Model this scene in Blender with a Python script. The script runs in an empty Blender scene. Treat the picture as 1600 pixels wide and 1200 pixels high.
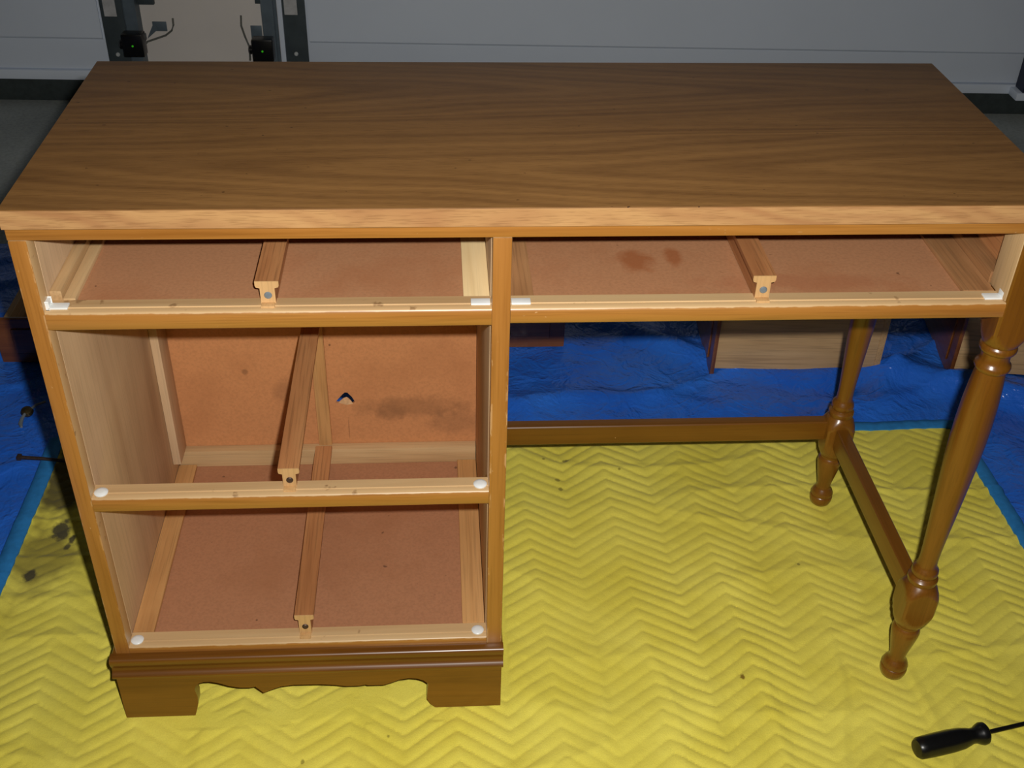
import bpy, bmesh, math, random
from mathutils import Vector, Matrix, noise

S = bpy.context.scene
COL = S.collection
random.seed(7)

# ------------------------------------------------------------------ camera
CAM = Vector((-0.11289, -1.01931, 1.26874))
RT = Vector((0.99790481, -0.05997237, 0.02427544))
UP = Vector((0.01513666, 0.58119982, 0.81362009))
FW = Vector((0.0629036, 0.81154795, -0.58088988))
cd = bpy.data.cameras.new('camera')
cd.sensor_width = 36.0
cd.lens = 36.0 * 1774.0 / 1600.0
cd.clip_start = 0.02
cam = bpy.data.objects.new('camera', cd)
COL.objects.link(cam)
M = Matrix.Identity(4)
for i in range(3):
    M[i][0] = RT[i]; M[i][1] = UP[i]; M[i][2] = -FW[i]; M[i][3] = CAM[i]
cam.matrix_world = M
S.camera = cam

# ------------------------------------------------------------------ world, flash, exposure
w = bpy.data.worlds.new('dim_evening')
S.world = w
w.use_nodes = True
w.node_tree.nodes['Background'].inputs[0].default_value = (0.6, 0.75, 1.0, 1)
w.node_tree.nodes['Background'].inputs[1].default_value = 0.02
# the camera's own flash, a few centimetres above and right of the lens
ld = bpy.data.lights.new('camera_flash', 'SPOT')
ld.energy = 84.0
ld.color = (1.0, 0.965, 0.91)
ld.spot_size = math.radians(118)
ld.spot_blend = 1.0
ld.shadow_soft_size = 0.010
fl = bpy.data.objects.new('camera_flash', ld)
COL.objects.link(fl)
fp = CAM + RT * 0.040 + UP * 0.040
FM = M.copy()
for i in range(3):
    FM[i][3] = fp[i]
fl.matrix_world = FM
S.view_settings.view_transform = 'Standard'
S.view_settings.look = 'None'
S.view_settings.gamma = 1.0
S.view_settings.use_curve_mapping = False
S.view_settings.exposure = 0.0

# ------------------------------------------------------------------ material helpers
def srgb(r, g, b):
    f = lambda c: (c / 255 / 12.92) if c / 255 <= 0.04045 else ((c / 255 + 0.055) / 1.055) ** 2.4
    return (f(r), f(g), f(b), 1)

class N:
    def __init__(s, name, rough=0.5, spec=0.5):
        s.m = bpy.data.materials.new(name)
        s.m.use_nodes = True
        s.t = s.m.node_tree
        s.b = s.t.nodes['Principled BSDF']
        s.b.inputs['Roughness'].default_value = rough
        s.b.inputs['Specular IOR Level'].default_value = spec
    def n(s, kind, **kw):
        x = s.t.nodes.new(kind)
        for k, v in kw.items():
            setattr(x, k, v)
        return x
    def l(s, a, b):
        s.t.links.new(a, b)
    def coords(s, scale=(1, 1, 1), jitter=True):
        tc = s.n('ShaderNodeTexCoord')
        mp = s.n('ShaderNodeMapping')
        mp.inputs['Scale'].default_value = scale
        if jitter:
            oi = s.n('ShaderNodeObjectInfo')
            mu = s.n('ShaderNodeVectorMath', operation='SCALE')
            mu.inputs[0].default_value = (3.1, 5.7, 4.3)
            s.l(oi.outputs['Random'], mu.inputs['Scale'])
            ad = s.n('ShaderNodeVectorMath', operation='ADD')
            s.l(tc.outputs['Object'], ad.inputs[0]); s.l(mu.outputs[0], ad.inputs[1])
            s.l(ad.outputs[0], mp.inputs['Vector'])
        else:
            s.l(tc.outputs['Object'], mp.inputs['Vector'])
        return mp.outputs[0]
    def noise(s, vec, scale, detail=4, rough=0.55, dist=0.0):
        x = s.n('ShaderNodeTexNoise')
        x.inputs['Scale'].default_value = scale
        x.inputs['Detail'].default_value = detail
        x.inputs['Roughness'].default_value = rough
        x.inputs['Distortion'].default_value = dist
        s.l(vec, x.inputs['Vector'])
        return x.outputs['Fac']
    def ramp(s, fac, stops):
        r = s.n('ShaderNodeValToRGB')
        e = r.color_ramp.elements
        while len(e) > 1:
            e.remove(e[-1])
        e[0].position, e[0].color = stops[0]
        for p, c in stops[1:]:
            x = e.new(p); x.color = c
        s.l(fac, r.inputs[0])
        return r.outputs[0]
    def mix(s, fac, a, b, mode='MIX'):
        x = s.n('ShaderNodeMix', data_type='RGBA', blend_type=mode)
        for k, v in ((0, fac), (6, a), (7, b)):
            if hasattr(v, 'is_linked') or hasattr(v, 'links'):
                s.l(v, x.inputs[k])
            else:
                x.inputs[k].default_value = v
        return x.outputs[2]
    def math(s, op, a, b=0.0, c=0.0, clamp=False):
        x = s.n('ShaderNodeMath', operation=op, use_clamp=clamp)
        for k, v in ((0, a), (1, b), (2, c)):
            if hasattr(v, 'links'):
                s.l(v, x.inputs[k])
            else:
                x.inputs[k].default_value = v
        return x.outputs[0]
    def bump(s, h, strength=0.2, dist=0.002):
        x = s.n('ShaderNodeBump')
        x.inputs['Strength'].default_value = strength
        x.inputs['Distance'].default_value = dist
        s.l(h, x.inputs['Height'])
        s.l(x.outputs[0], s.b.inputs['Normal'])
    def color(s, c):
        if hasattr(c, 'links'):
            s.l(c, s.b.inputs['Base Color'])
        else:
            s.b.inputs['Base Color'].default_value = c
    def sep(s, vec):
        x = s.n('ShaderNodeSeparateXYZ'); s.l(vec, x.inputs[0]); return x.outputs

WHITE = (1, 1, 1, 1)
BLACK = (0, 0, 0, 1)

def axis_scale(axis, along, across):
    v = [across] * 3
    v['xyz'.index(axis)] = along
    return tuple(v)

def wood(name, light, mid, dark, axis, rough=0.45, spec=0.5, coat=0.0, pore=0.35, chips=None, blotch=0.35, ringscale=1.0):
    """Straight-grained wood, grain running along the object's own axis."""
    m = N(name, rough, spec)
    v = m.coords(axis_scale(axis, 1.2, 22 * ringscale))
    a = m.noise(v, 1.0, 5, 0.6, 0.6)
    v2 = m.coords(axis_scale(axis, 9, 420))
    p = m.noise(v2, 1.0, 2, 0.5)
    c = m.ramp(a, [(0.28, dark), (0.48, mid), (0.72, light)])
    pr = m.ramp(p, [(0.33, (1 - pore, 1 - pore, 1 - pore, 1)), (0.5, WHITE)])
    c = m.mix(1.0, c, pr, 'MULTIPLY')
    v3 = m.coords((5, 5, 5))
    bl = m.ramp(m.noise(v3, 1.0, 3), [(0.3, (1 - blotch * .5, 1 - blotch * .55, 1 - blotch * .6, 1)), (0.65, WHITE)])
    c = m.mix(1.0, c, bl, 'MULTIPLY')
    if chips:
        # small knocks in the finish that bare the pale wood below
        v4 = m.coords((1, 1, 1))
        k = m.ramp(m.noise(v4, 95, 2, 0.5), [(chips, BLACK), (chips + 0.02, WHITE)])
        k2 = m.ramp(m.noise(v4, 14, 2, 0.5), [(0.56, BLACK), (0.66, WHITE)])
        c = m.mix(m.math('MULTIPLY', k, k2), c, srgb(226, 178, 122))
    m.color(c)
    m.bump(p, 0.12, 0.0006)
    if coat:
        m.b.inputs['Coat Weight'].default_value = coat
        m.b.inputs['Coat Roughness'].default_value = 0.18
    return m.m

def plain(name, col, rough=0.5, spec=0.5, metal=0.0, speck=0.12, scale=60):
    m = N(name, rough, spec)
    v = m.coords()
    f = m.noise(v, scale, 3)
    d = tuple(c * (1 - speck * 2) for c in col[:3]) + (1,)
    m.color(m.ramp(f, [(0.3, d), (0.65, col)]))
    m.b.inputs['Metallic'].default_value = metal
    return m.m

# stained finish (turned legs, stiles, rails, plinth)
ST_L, ST_M, ST_D = srgb(186, 116, 42), srgb(170, 100, 30), srgb(138, 76, 20)
M_ST = {a: wood('stained_wood_' + a, ST_L, ST_M, ST_D, a, 0.34, 0.5, 0.25, 0.16) for a in 'xyz'}
DK = [srgb(136, 89, 28), srgb(120, 75, 18), srgb(99, 58, 12)]
M_BASE = {a: wood('stained_base_wood_' + a, *DK, a, 0.34, 0.5, 0.3, 0.14, chips=0.74) for a in 'xyz'}
M_LEG = wood('stained_leg_wood', *DK, 'z', 0.3, 0.5, 0.4, 0.14, blotch=0.25)
# bare secondary woods
M_PALE = {a: wood('bare_pine_' + a, srgb(210, 180, 136), srgb(202, 168, 122), srgb(180, 142, 98), a, 0.6, 0.3, 0, 0.14) for a in 'xyz'}
M_CLEAT = {a: wood('bare_cleat_wood_' + a, srgb(214, 168, 112), srgb(202, 152, 96), srgb(172, 120, 70), a, 0.6, 0.3, 0, 0.18) for a in 'xyz'}
M_GUIDE = wood('guide_oak', srgb(200, 146, 96), srgb(184, 126, 80), srgb(150, 98, 60), 'y', 0.5, 0.4, 0, 0.28)
M_TIP = wood('guide_end_grain', srgb(216, 174, 122), srgb(208, 166, 112), srgb(192, 146, 94), 'z', 0.5, 0.4, 0, 0.12)
M_GREY = wood('dirty_brown_cleat', srgb(188, 142, 98), srgb(168, 122, 80), srgb(136, 96, 62), 'y', 0.6, 0.3, 0, 0.22, blotch=0.8)
M_SIDE = wood('oak_veneer_panel', srgb(224, 192, 152), srgb(210, 178, 140), srgb(188, 154, 118), 'z', 0.6, 0.3, 0, 0.12, ringscale=0.42)
M_DSIDE = wood('drawer_side_wood', srgb(214, 178, 130), srgb(200, 162, 114), srgb(170, 130, 86), 'x', 0.55, 0.35, 0, 0.25)
M_DFRONT = wood('drawer_front_stain', srgb(150, 92, 44), srgb(128, 74, 32), srgb(98, 54, 22), 'x', 0.35, 0.5, 0.3, 0.2)

def make_laminate(name, tone, edge=False):
    """Printed walnut laminate with cathedral grain arches."""
    m = N(name, 0.42 if not edge else 0.4, 0.4)
    v = m.coords((1, 1, 1), False)
    fine = m.noise(m.coords((5, 26, 26), False), 1.0, 3)
    o = m.sep(v)
    if edge:
        wv = m.noise(m.coords((3.0, 8, 8), False), 1.0, 2)
        q = m.math('ADD', m.math('MULTIPLY', o[0], 0.16), o[2])
        q = m.math('ADD', q, m.math('MULTIPLY', wv, 0.16))
        freq = 330.0
    else:
        wv = m.noise(m.coords((1.3, 3.4, 3.4), False), 1.0, 2)
        # two families of nested arches whose apexes lie along the board
        def arch(x0, y0, sgn, k):
            dy = m.math('SUBTRACT', o[1], y0)
            dy = m.math('ADD', dy, m.math('MULTIPLY', m.math('SUBTRACT', wv, 0.5), 0.10))
            dx = m.math('MULTIPLY', m.math('SUBTRACT', o[0], x0), sgn * k)
            return m.math('ADD', m.math('SQRT', m.math('ADD', m.math('MULTIPLY', dy, dy), 0.0003)), dx)
        q1 = arch(0.0, 0.105, 1, 0.10)
        q2 = arch(0.0, -0.105, -1, 0.09)
        side = m.math('MULTIPLY', m.math('ADD', o[1], 0.03), 16.0, clamp=True)
        mixq = m.math('ADD', m.math('MULTIPLY', q1, side), m.math('MULTIPLY', q2, m.math('SUBTRACT', 1.0, side)))
        q = mixq
        freq = 400.0
    q = m.math('ADD', q, m.math('MULTIPLY', fine, 0.010))
    s = m.math('SINE', m.math('MULTIPLY', q, freq))
    s2 = m.math('SINE', m.math('MULTIPLY', q, freq * 0.37))
    r = m.math('ADD', m.math('MULTIPLY', s, 0.22), m.math('MULTIPLY', s2, 0.2))
    r = m.math('ADD', r, 0.42)
    r = m.math('MULTIPLY', r, m.math('ADD', m.math('MULTIPLY', fine, 1.1), 0.3), clamp=True)
    l, d = tone
    c = m.mix(m.math('MULTIPLY', r, 0.85), l, d)
    p = m.noise(m.coords((45, 700, 700), False), 1.0, 2)
    c = m.mix(1.0, c, m.ramp(p, [(0.33, (0.80, 0.78, 0.76, 1)), (0.5, WHITE)]), 'MULTIPLY')
    b = m.noise(m.coords((2.2, 5, 5), False), 1.0, 3)
    c = m.mix(1.0, c, m.ramp(b, [(0.3, (0.84, 0.82, 0.8, 1)), (0.62, WHITE)]), 'MULTIPLY')
    # tiny nicks
    k = m.noise(m.coords((110, 240, 110), False), 1.0, 1)
    c = m.mix(m.ramp(k, [(0.205, WHITE), (0.215, BLACK)]), c, srgb(58, 36, 20))
    m.color(c)
    m.bump(p, 0.08, 0.0004)
    return m.m
M_TOP = make_laminate('walnut_laminate', (srgb(146, 106, 60), srgb(108, 74, 40)))  # colour darkened to stand in for flash light grazing the top
M_EDGE_LIT = make_laminate('walnut_laminate_lit_edge', (srgb(194, 150, 100), srgb(160, 110, 72)), True)  # same laminate, painted paler where the front edge faces the flash

def make_hardboard(name, base, dark, stain, smudges=()):
    m = N(name, 0.62, 0.3)
    v = m.coords()
    c = m.ramp(m.noise(v, 260, 3), [(0.3, tuple(x * 0.86 for x in base[:3]) + (1,)), (0.6, base)])
    c = m.mix(m.ramp(m.noise(v, 9, 4, 0.6), [(0.5, BLACK), (0.74, (0.55, 0.55, 0.55, 1))]), c, stain)
    c = m.mix(m.ramp(m.noise(v, 55, 2), [(0.74, BLACK), (0.77, (0.7, 0.7, 0.7, 1))]), c, dark)
    tc = m.n('ShaderNodeTexCoord').outputs['Object']
    o = m.sep(tc)
    for (i0, i1, x, y, rx, ry, col, amt) in smudges:
        dx = m.math('DIVIDE', m.math('SUBTRACT', o[i0], x), rx)
        dy = m.math('DIVIDE', m.math('SUBTRACT', o[i1], y), ry)
        d = m.math('SQRT', m.math('ADD', m.math('MULTIPLY', dx, dx), m.math('MULTIPLY', dy, dy)))
        d = m.math('ADD', d, m.math('MULTIPLY', m.math('SUBTRACT', m.noise(tc, 45, 4, 0.65), 0.5), 1.3))
        c = m.mix(m.ramp(d, [(0.45, (amt, amt, amt, 1)), (1.0, BLACK)]), c, col)
    m.color(c)
    m.bump(m.noise(v, 500, 2), 0.1, 0.0005)
    return m.m
M_HARD = make_hardboard('brown_hardboard', srgb(186, 134, 96), srgb(84, 56, 40), srgb(168, 108, 70))
M_HARD2 = make_hardboard('brown_hardboard_stained', srgb(186, 134, 96), srgb(84, 56, 40), srgb(168, 108, 70),
                         [(0, 1, -.128, -.100, .024, .030, srgb(158, 92, 52), .75), (0, 1, -.084, -.092, .012, .026, srgb(158, 92, 52), .75), (0, 1, .06, -.15, .14, .02, srgb(168, 108, 74), .5)])
M_BACK = make_hardboard('back_hardboard', srgb(200, 138, 90), srgb(84, 54, 36), srgb(174, 116, 74),
                        [(0, 2, .135, -.196, .10, .026, srgb(112, 78, 52), .38), (0, 2, .10, -.205, .03, .02, srgb(112, 78, 52), .3), (0, 2, .20, -.225, .05, .03, srgb(112, 80, 56), .3),
                         (0, 2, -.06, -.165, .02, .03, srgb(118, 82, 56), .3), (0, 2, -.115, -.125, .006, .006, srgb(90, 62, 44), .45), (0, 2, .0335, -.235, .0012, .03, srgb(110, 78, 54), .4)])
M_FLOORPANEL = make_hardboard('bottom_hardboard', srgb(176, 124, 90), srgb(86, 60, 44), srgb(158, 106, 72))

M_NYLON = plain('white_nylon', srgb(232, 236, 236), 0.35, 0.5, 0, 0.03)
M_STEEL = plain('zinc_steel', srgb(140, 150, 158), 0.32, 0.5, 0.3)
M_RUST = plain('dull_screw_steel', srgb(96, 78, 70), 0.5, 0.4, 0.7, 0.2, 300)
M_BRASS = plain('aged_brass', srgb(96, 84, 58), 0.35, 0.5, 0.8, 0.2, 200)
M_BLACKPL = plain('black_plastic', srgb(14, 14, 16), 0.32, 0.5, 0, 0.1)
M_DARKMETAL = plain('dark_steel', srgb(46, 44, 44), 0.35, 0.5, 0.8)

def make_blanket():
    m = N('yellow_quilt_cotton', 0.85, 0.15)
    tc = m.n('ShaderNodeTexCoord').outputs['Object']
    c = m.ramp(m.noise(tc, 7, 4), [(0.3, srgb(232, 217, 82)), (0.65, srgb(246, 233, 102))])
    wv = m.noise(tc, 900, 2)
    c = m.mix(1.0, c, m.ramp(wv, [(0.3, (0.9, 0.89, 0.86, 1)), (0.6, WHITE)]), 'MULTIPLY')
    o = m.sep(tc)
    def blot(x, y, rx, ry, col, amt, nsc=40, namp=0.9):
        nonlocal c
        dx = m.math('DIVIDE', m.math('SUBTRACT', o[0], x), rx)
        dy = m.math('DIVIDE', m.math('SUBTRACT', o[1], y), ry)
        d = m.math('SQRT', m.math('ADD', m.math('MULTIPLY', dx, dx), m.math('MULTIPLY', dy, dy)))
        d = m.math('ADD', d, m.math('MULTIPLY', m.math('SUBTRACT', m.noise(tc, nsc, 3), 0.5), namp * 2))
        f = m.ramp(d, [(0.55, (amt, amt, amt, 1)), (1.0, BLACK)])
        c = m.mix(f, c, col)
    gr = srgb(92, 84, 52)
    blot(-0.745, 0.50, 0.05, 0.12, srgb(104, 94, 52), 0.95, 14)
    blot(-0.74, 0.30, 0.06, 0.10, srgb(130, 116, 54), 0.7, 14)
    blot(-0.7266, 0.3737, 0.020, 0.030, srgb(62, 58, 52), 0.9, 60)
    blot(-0.7035, 0.3535, 0.007, 0.012, srgb(66, 60, 50), 0.9, 60)
    blot(-0.708, 0.335, 0.006, 0.010, srgb(66, 60, 50), 0.8, 60)
    blot(-0.7483, 0.2709, 0.012, 0.014, srgb(62, 58, 50), 0.9, 60)
    blot(0.3092, 0.0288, 0.0045, 0.0055, srgb(120, 84, 14), 0.85, 120, 0.7)
    for (x, y, r) in ((0.066, .523, .004), (.103, .517, .005), (.107, .519, .004), (.086, .47, .0045), (.09, .446, .0045), (.196, .49, .003), (-.30, -.085, .003), (-.19, -.05, .003), (.45, .25, .003)):
        blot(x, y, r, r * 1.3, srgb(100, 88, 34), 0.6, 80, 0.9)
    m.color(c)
    m.bump(m.math('ADD', m.noise(tc, 700, 2), m.math('MULTIPLY', m.noise(tc, 75, 4, 0.6, 0.6), 1.6)), 0.3, 0.0014)
    m.b.inputs['Sheen Weight'].default_value = 0.1
    return m.m
M_QUILT = make_blanket()
M_BIND = plain('blue_binding_tape', srgb(52, 140, 212), 0.6, 0.3, 0, 0.1, 90)

def make_tarp():
    m = N('blue_poly_tarp', 0.3, 0.5)
    tc = m.n('ShaderNodeTexCoord').outputs['Object']
    c = m.ramp(m.noise(tc, 4, 4), [(0.3, srgb(32, 96, 212)), (0.7, srgb(52, 124, 234))])
    m.color(c)
    rid = m.math('ABSOLUTE', m.math('SUBTRACT', m.noise(tc, 11, 3, 0.5, 1.2), 0.5))
    h = m.math('ADD', m.noise(tc, 17, 4, 0.55, 0.9), m.math('MULTIPLY', m.noise(tc, 70, 3, 0.6, 0.4), 0.25))
    h = m.math('SUBTRACT', h, m.math('MULTIPLY', m.math('MINIMUM', rid, 0.06), 2.0))
    m.bump(h, 0.6, 0.012)
    m.l(m.ramp(m.noise(tc, 12, 3), [(0.3, (0.15,) * 3 + (1,)), (0.7, (0.32,) * 3 + (1,))]), m.b.inputs['Roughness'])
    return m.m
M_TARP = make_tarp()

def make_concrete():
    m = N('garage_concrete', 0.8, 0.3)
    tc = m.n('ShaderNodeTexCoord').outputs['Object']
    c = m.ramp(m.noise(tc, 3, 6, 0.6), [(0.3, srgb(148, 154, 152)), (0.7, srgb(178, 184, 182))])
    c = m.mix(1.0, c, m.ramp(m.noise(tc, 120, 3), [(0.3, (0.8, 0.8, 0.8, 1)), (0.6, WHITE)]), 'MULTIPLY')
    m.color(c)
    m.bump(m.noise(tc, 150, 3), 0.2, 0.002)
    return m.m
M_CONC = make_concrete()
M_DOOR = plain('white_painted_steel', srgb(226, 236, 250), 0.45, 0.4, 0, 0.02, 3)
M_PLASTER = plain('cream_painted_plaster', srgb(238, 231, 224), 0.7, 0.3, 0, 0.03, 4)
M_WALL = plain('white_painted_wall', srgb(214, 210, 202), 0.8, 0.2, 0, 0.03, 4)
M_GALV = plain('galvanised_steel', srgb(108, 122, 132), 0.5, 0.4, 0.35, 0.12, 20)
M_GALVD = plain('dull_galvanised_plate', srgb(78, 88, 92), 0.55, 0.4, 0.3, 0.12, 20)
M_RUBBER = plain('black_rubber', srgb(62, 70, 70), 0.7, 0.3)
M_PAPER = plain('pale_label_paper', srgb(205, 205, 205), 0.6, 0.3, 0, 0.12, 45)
M_WIRE = plain('grey_bell_wire', srgb(112, 114, 108), 0.5, 0.4)
M_BOLT = plain('bright_bolt', srgb(220, 225, 225), 0.4, 0.5, 0.2)
mm = N('green_led', 0.3)
mm.color(srgb(60, 160, 40))
mm.b.inputs['Emission Color'].default_value = srgb(70, 230, 30)
mm.b.inputs['Emission Strength'].default_value = 0.22
M_LED = mm.m

# ------------------------------------------------------------------ mesh helpers
def box(bm, x0, x1, y0, y1, z0, z1, bev=0.0, seg=2):
    b = bmesh.new()
    bmesh.ops.create_cube(b, size=1.0)
    for v in b.verts:
        v.co = Vector((x0 + (v.co.x + .5) * (x1 - x0), y0 + (v.co.y + .5) * (y1 - y0), z0 + (v.co.z + .5) * (z1 - z0)))
    if bev:
        bmesh.ops.bevel(b, geom=b.edges[:], offset=bev, segments=seg, profile=0.6, affect='EDGES')
    merge(bm, b)

def merge(bm, b):
    me = bpy.data.meshes.new('tmp')
    b.to_mesh(me); b.free()
    bm.from_mesh(me)
    bpy.data.meshes.remove(me)

def prism(bm, pts, axis, a0, a1, bev=0.0, seg=2):
    """Closed outline extruded along an axis. axis x: pts are (y,z); y: (x,z); z: (x,y)."""
    b = bmesh.new()
    def P(p, a):
        return {'x': Vector((a, p[0], p[1])), 'y': Vector((p[0], a, p[1])), 'z': Vector((p[0], p[1], a))}[axis]
    lo = [b.verts.new(P(p, a0)) for p in pts]
    hi = [b.verts.new(P(p, a1)) for p in pts]
    n = len(pts)
    b.faces.new(lo); b.faces.new(hi[::-1])
    for i in range(n):
        b.faces.new((lo[i], hi[i], hi[(i + 1) % n], lo[(i + 1) % n]))
    bmesh.ops.recalc_face_normals(b, faces=b.faces[:])
    if bev:
        e = [x for x in b.edges if x.calc_face_angle(0) > 0.5]
        bmesh.ops.bevel(b, geom=e, offset=bev, segments=seg, profile=0.6, affect='EDGES')
    merge(bm, b)

def lathe(bm, prof, cx, cy, n=28, axis=None, origin=None):
    """prof: list of (radius, height). Vertical unless axis/origin given."""
    b = bmesh.new()
    if axis is None:
        org, A = Vector((cx, cy, 0)), Vector((0, 0, 1))
    else:
        org, A = Vector(origin), Vector(axis).normalized()
    U = A.orthogonal().normalized(); V = A.cross(U)
    rings = []
    for r, h in prof:
        c = org + A * h
        rings.append([b.verts.new(c + (U * math.cos(t) + V * math.sin(t)) * r) for t in [2 * math.pi * k / n for k in range(n)]])
    for a, c in zip(rings, rings[1:]):
        for k in range(n):
            b.faces.new((a[k], a[(k + 1) % n], c[(k + 1) % n], c[k]))
    b.faces.new(rings[0][::-1]); b.faces.new(rings[-1])
    bmesh.ops.recalc_face_normals(b, faces=b.faces[:])
    merge(bm, b)

def tube(bm, pts, r, n=10):
    b = bmesh.new()
    pts = [Vector(p) for p in pts]
    rings = []
    for i, p in enumerate(pts):
        t = (pts[min(i + 1, len(pts) - 1)] - pts[max(i - 1, 0)]).normalized()
        U = t.cross(Vector((0.31, 0.2, 0.93))).normalized(); V = t.cross(U)
        rr = r[i] if isinstance(r, (list, tuple)) else r
        rings.append([b.verts.new(p + (U * math.cos(a) + V * math.sin(a)) * rr) for a in [2 * math.pi * k / n for k in range(n)]])
    for a, c in zip(rings, rings[1:]):
        for k in range(n):
            b.faces.new((a[k], a[(k + 1) % n], c[(k + 1) % n], c[k]))
    b.faces.new(rings[0][::-1]); b.faces.new(rings[-1])
    bmesh.ops.recalc_face_normals(b, faces=b.faces[:])
    merge(bm, b)

def wpos(o):
    p = Vector((0, 0, 0))
    while o:
        p += o.location; o = o.parent
    return p

def obj(name, bm, mat, parent=None, smooth=35, label=None, frame=None):
    """Link a bmesh (given in world, or wall-frame, coordinates) as one object centred on itself."""
    co = [v.co for v in bm.verts]
    lo = Vector([min(c[i] for c in co) for i in range(3)]); hi = Vector([max(c[i] for c in co) for i in range(3)])
    ctr = (lo + hi) / 2
    for v in bm.verts:
        v.co -= ctr
    me = bpy.data.meshes.new(name)
    for f in bm.faces:
        f.smooth = bool(smooth)
    bm.to_mesh(me); bm.free()
    if smooth:
        me.set_sharp_from_angle(angle=math.radians(smooth))
    for m in (mat if isinstance(mat, (list, tuple)) else [mat]):
        me.materials.append(m)
    o = bpy.data.objects.new(name, me)
    COL.objects.link(o)
    if parent:
        o.parent = parent
        o.location = ctr - parent['_o'].to_tuple() if False else ctr - Vector(ORG[parent.name])
        ORG[o.name] = tuple(ctr)
    else:
        o.location = ctr
        ORG[o.name] = tuple(ctr)
    if label:
        o['label'] = label
    return o
ORG = {}

def empty(name, loc, label=None, cat=None, group=None, rz=0.0):
    o = bpy.data.objects.new(name, None)
    o.empty_display_size = 0.05
    COL.objects.link(o)
    o.location = loc; o.rotation_euler = (0, 0, rz)
    ORG[o.name] = tuple(loc) if rz == 0 else (0, 0, 0)
    if label: o['label'] = label
    if cat: o['category'] = cat
    if group: o['group'] = group
    return o

def tag(o, label, cat, group=None, kind=None):
    o['label'] = label; o['category'] = cat
    if group: o['group'] = group
    if kind: o['kind'] = kind
    return o

def B():
    return bmesh.new()

def bx(name, mat, parent, x0, x1, y0, y1, z0, z1, bev=0.001, label=None):
    b = B(); box(b, x0, x1, y0, y1, z0, z1, bev)
    return obj(name, b, mat, parent, label=label)

FLOOR_Z = -0.022

# ------------------------------------------------------------------ setting: floor, walls, garage doors
ANG = math.atan(-0.037)
WALL0 = Vector((0, 2.19, 0))
def on_wall(o):
    """Turn an object built at the origin (u along the wall, v behind it) into place."""
    R = Matrix.Rotation(ANG, 4, 'Z')
    o.location = WALL0 + (R @ Vector(o.location)); o.rotation_euler = (0, 0, ANG)
    return o
def struct(name, bm, mat, parent=None, smooth=35):
    o = obj(name, bm, mat, parent, smooth)
    if parent is None:
        o['kind'] = 'structure'
    return o

b = B(); box(b, -3.2, 3.2, -2.6, 3.0, FLOOR_Z - 0.08, FLOOR_Z)
struct('floor', b, M_CONC)
b = B(); box(b, -3.2, 3.2, -2.6, 3.0, 2.55, 2.65); struct('ceiling', b, M_WALL)
b = B(); box(b, -3.3, -3.2, -2.6, 3.0, FLOOR_Z, 2.55); struct('wall_left', b, M_WALL)
b = B(); box(b, 3.2, 3.3, -2.6, 3.0, FLOOR_Z, 2.55); struct('wall_right', b, M_WALL)
b = B(); box(b, -3.3, 3.3, -2.7, -2.6, FLOOR_Z, 2.55); struct('wall_front', b, M_WALL)

# pier between the two garage doors and the header above them
b = B(); box(b, -0.985, -0.51, -0.005, 0.25, FLOOR_Z, 2.12, 0.003)
on_wall(struct('wall_back', b, M_PLASTER))
b = B(); box(b, -3.3, 3.3, -0.005, 0.25, 2.12, 2.55, 0.003)
on_wall(struct('trim_1', b, M_PLASTER))

def garage_door(name, u0, u1):
    r = empty(name, (0, 0, 0)); r['kind'] = 'structure'
    z = 0.075
    # bottom retainer lip and rubber seal
    b = B(); box(b, u0, u1, 0.002, 0.055, 0.045, 0.073, 0.003)
    obj('bottom_retainer', b, M_DOOR, r)
    b = B(); prism(b, [(0.006, 0.044), (0.052, 0.044), (0.05, 0.0), (0.044, FLOOR_Z), (0.014, FLOOR_Z), (0.008, 0.0)], 'x', u0, u1)
    obj('rubber_seal', b, M_RUBBER, r)
    for k in range(4):
        z1 = z + 0.5
        b = B(); box(b, u0, u1, 0.010, 0.050, z, z1 - 0.004, 0.003)
        s = obj('door_section', b, M_DOOR, r)
        b = B()
        prism(b, [(0.0095, z + 0.088), (0.0045, z + 0.094), (0.0045, z1 - 0.096), (0.0095, z1 - 0.090), (0.02, z1 - 0.09), (0.02, z + 0.088)], 'x', u0 + 0.02, u1 - 0.02)
        obj('raised_panel', b, M_DOOR, s)
        z = z1
    on_wall(r)
    return r
garage_door('door_1', -3.05, -1.035)
garage_door('door_2', -0.490, 1.90)

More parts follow.
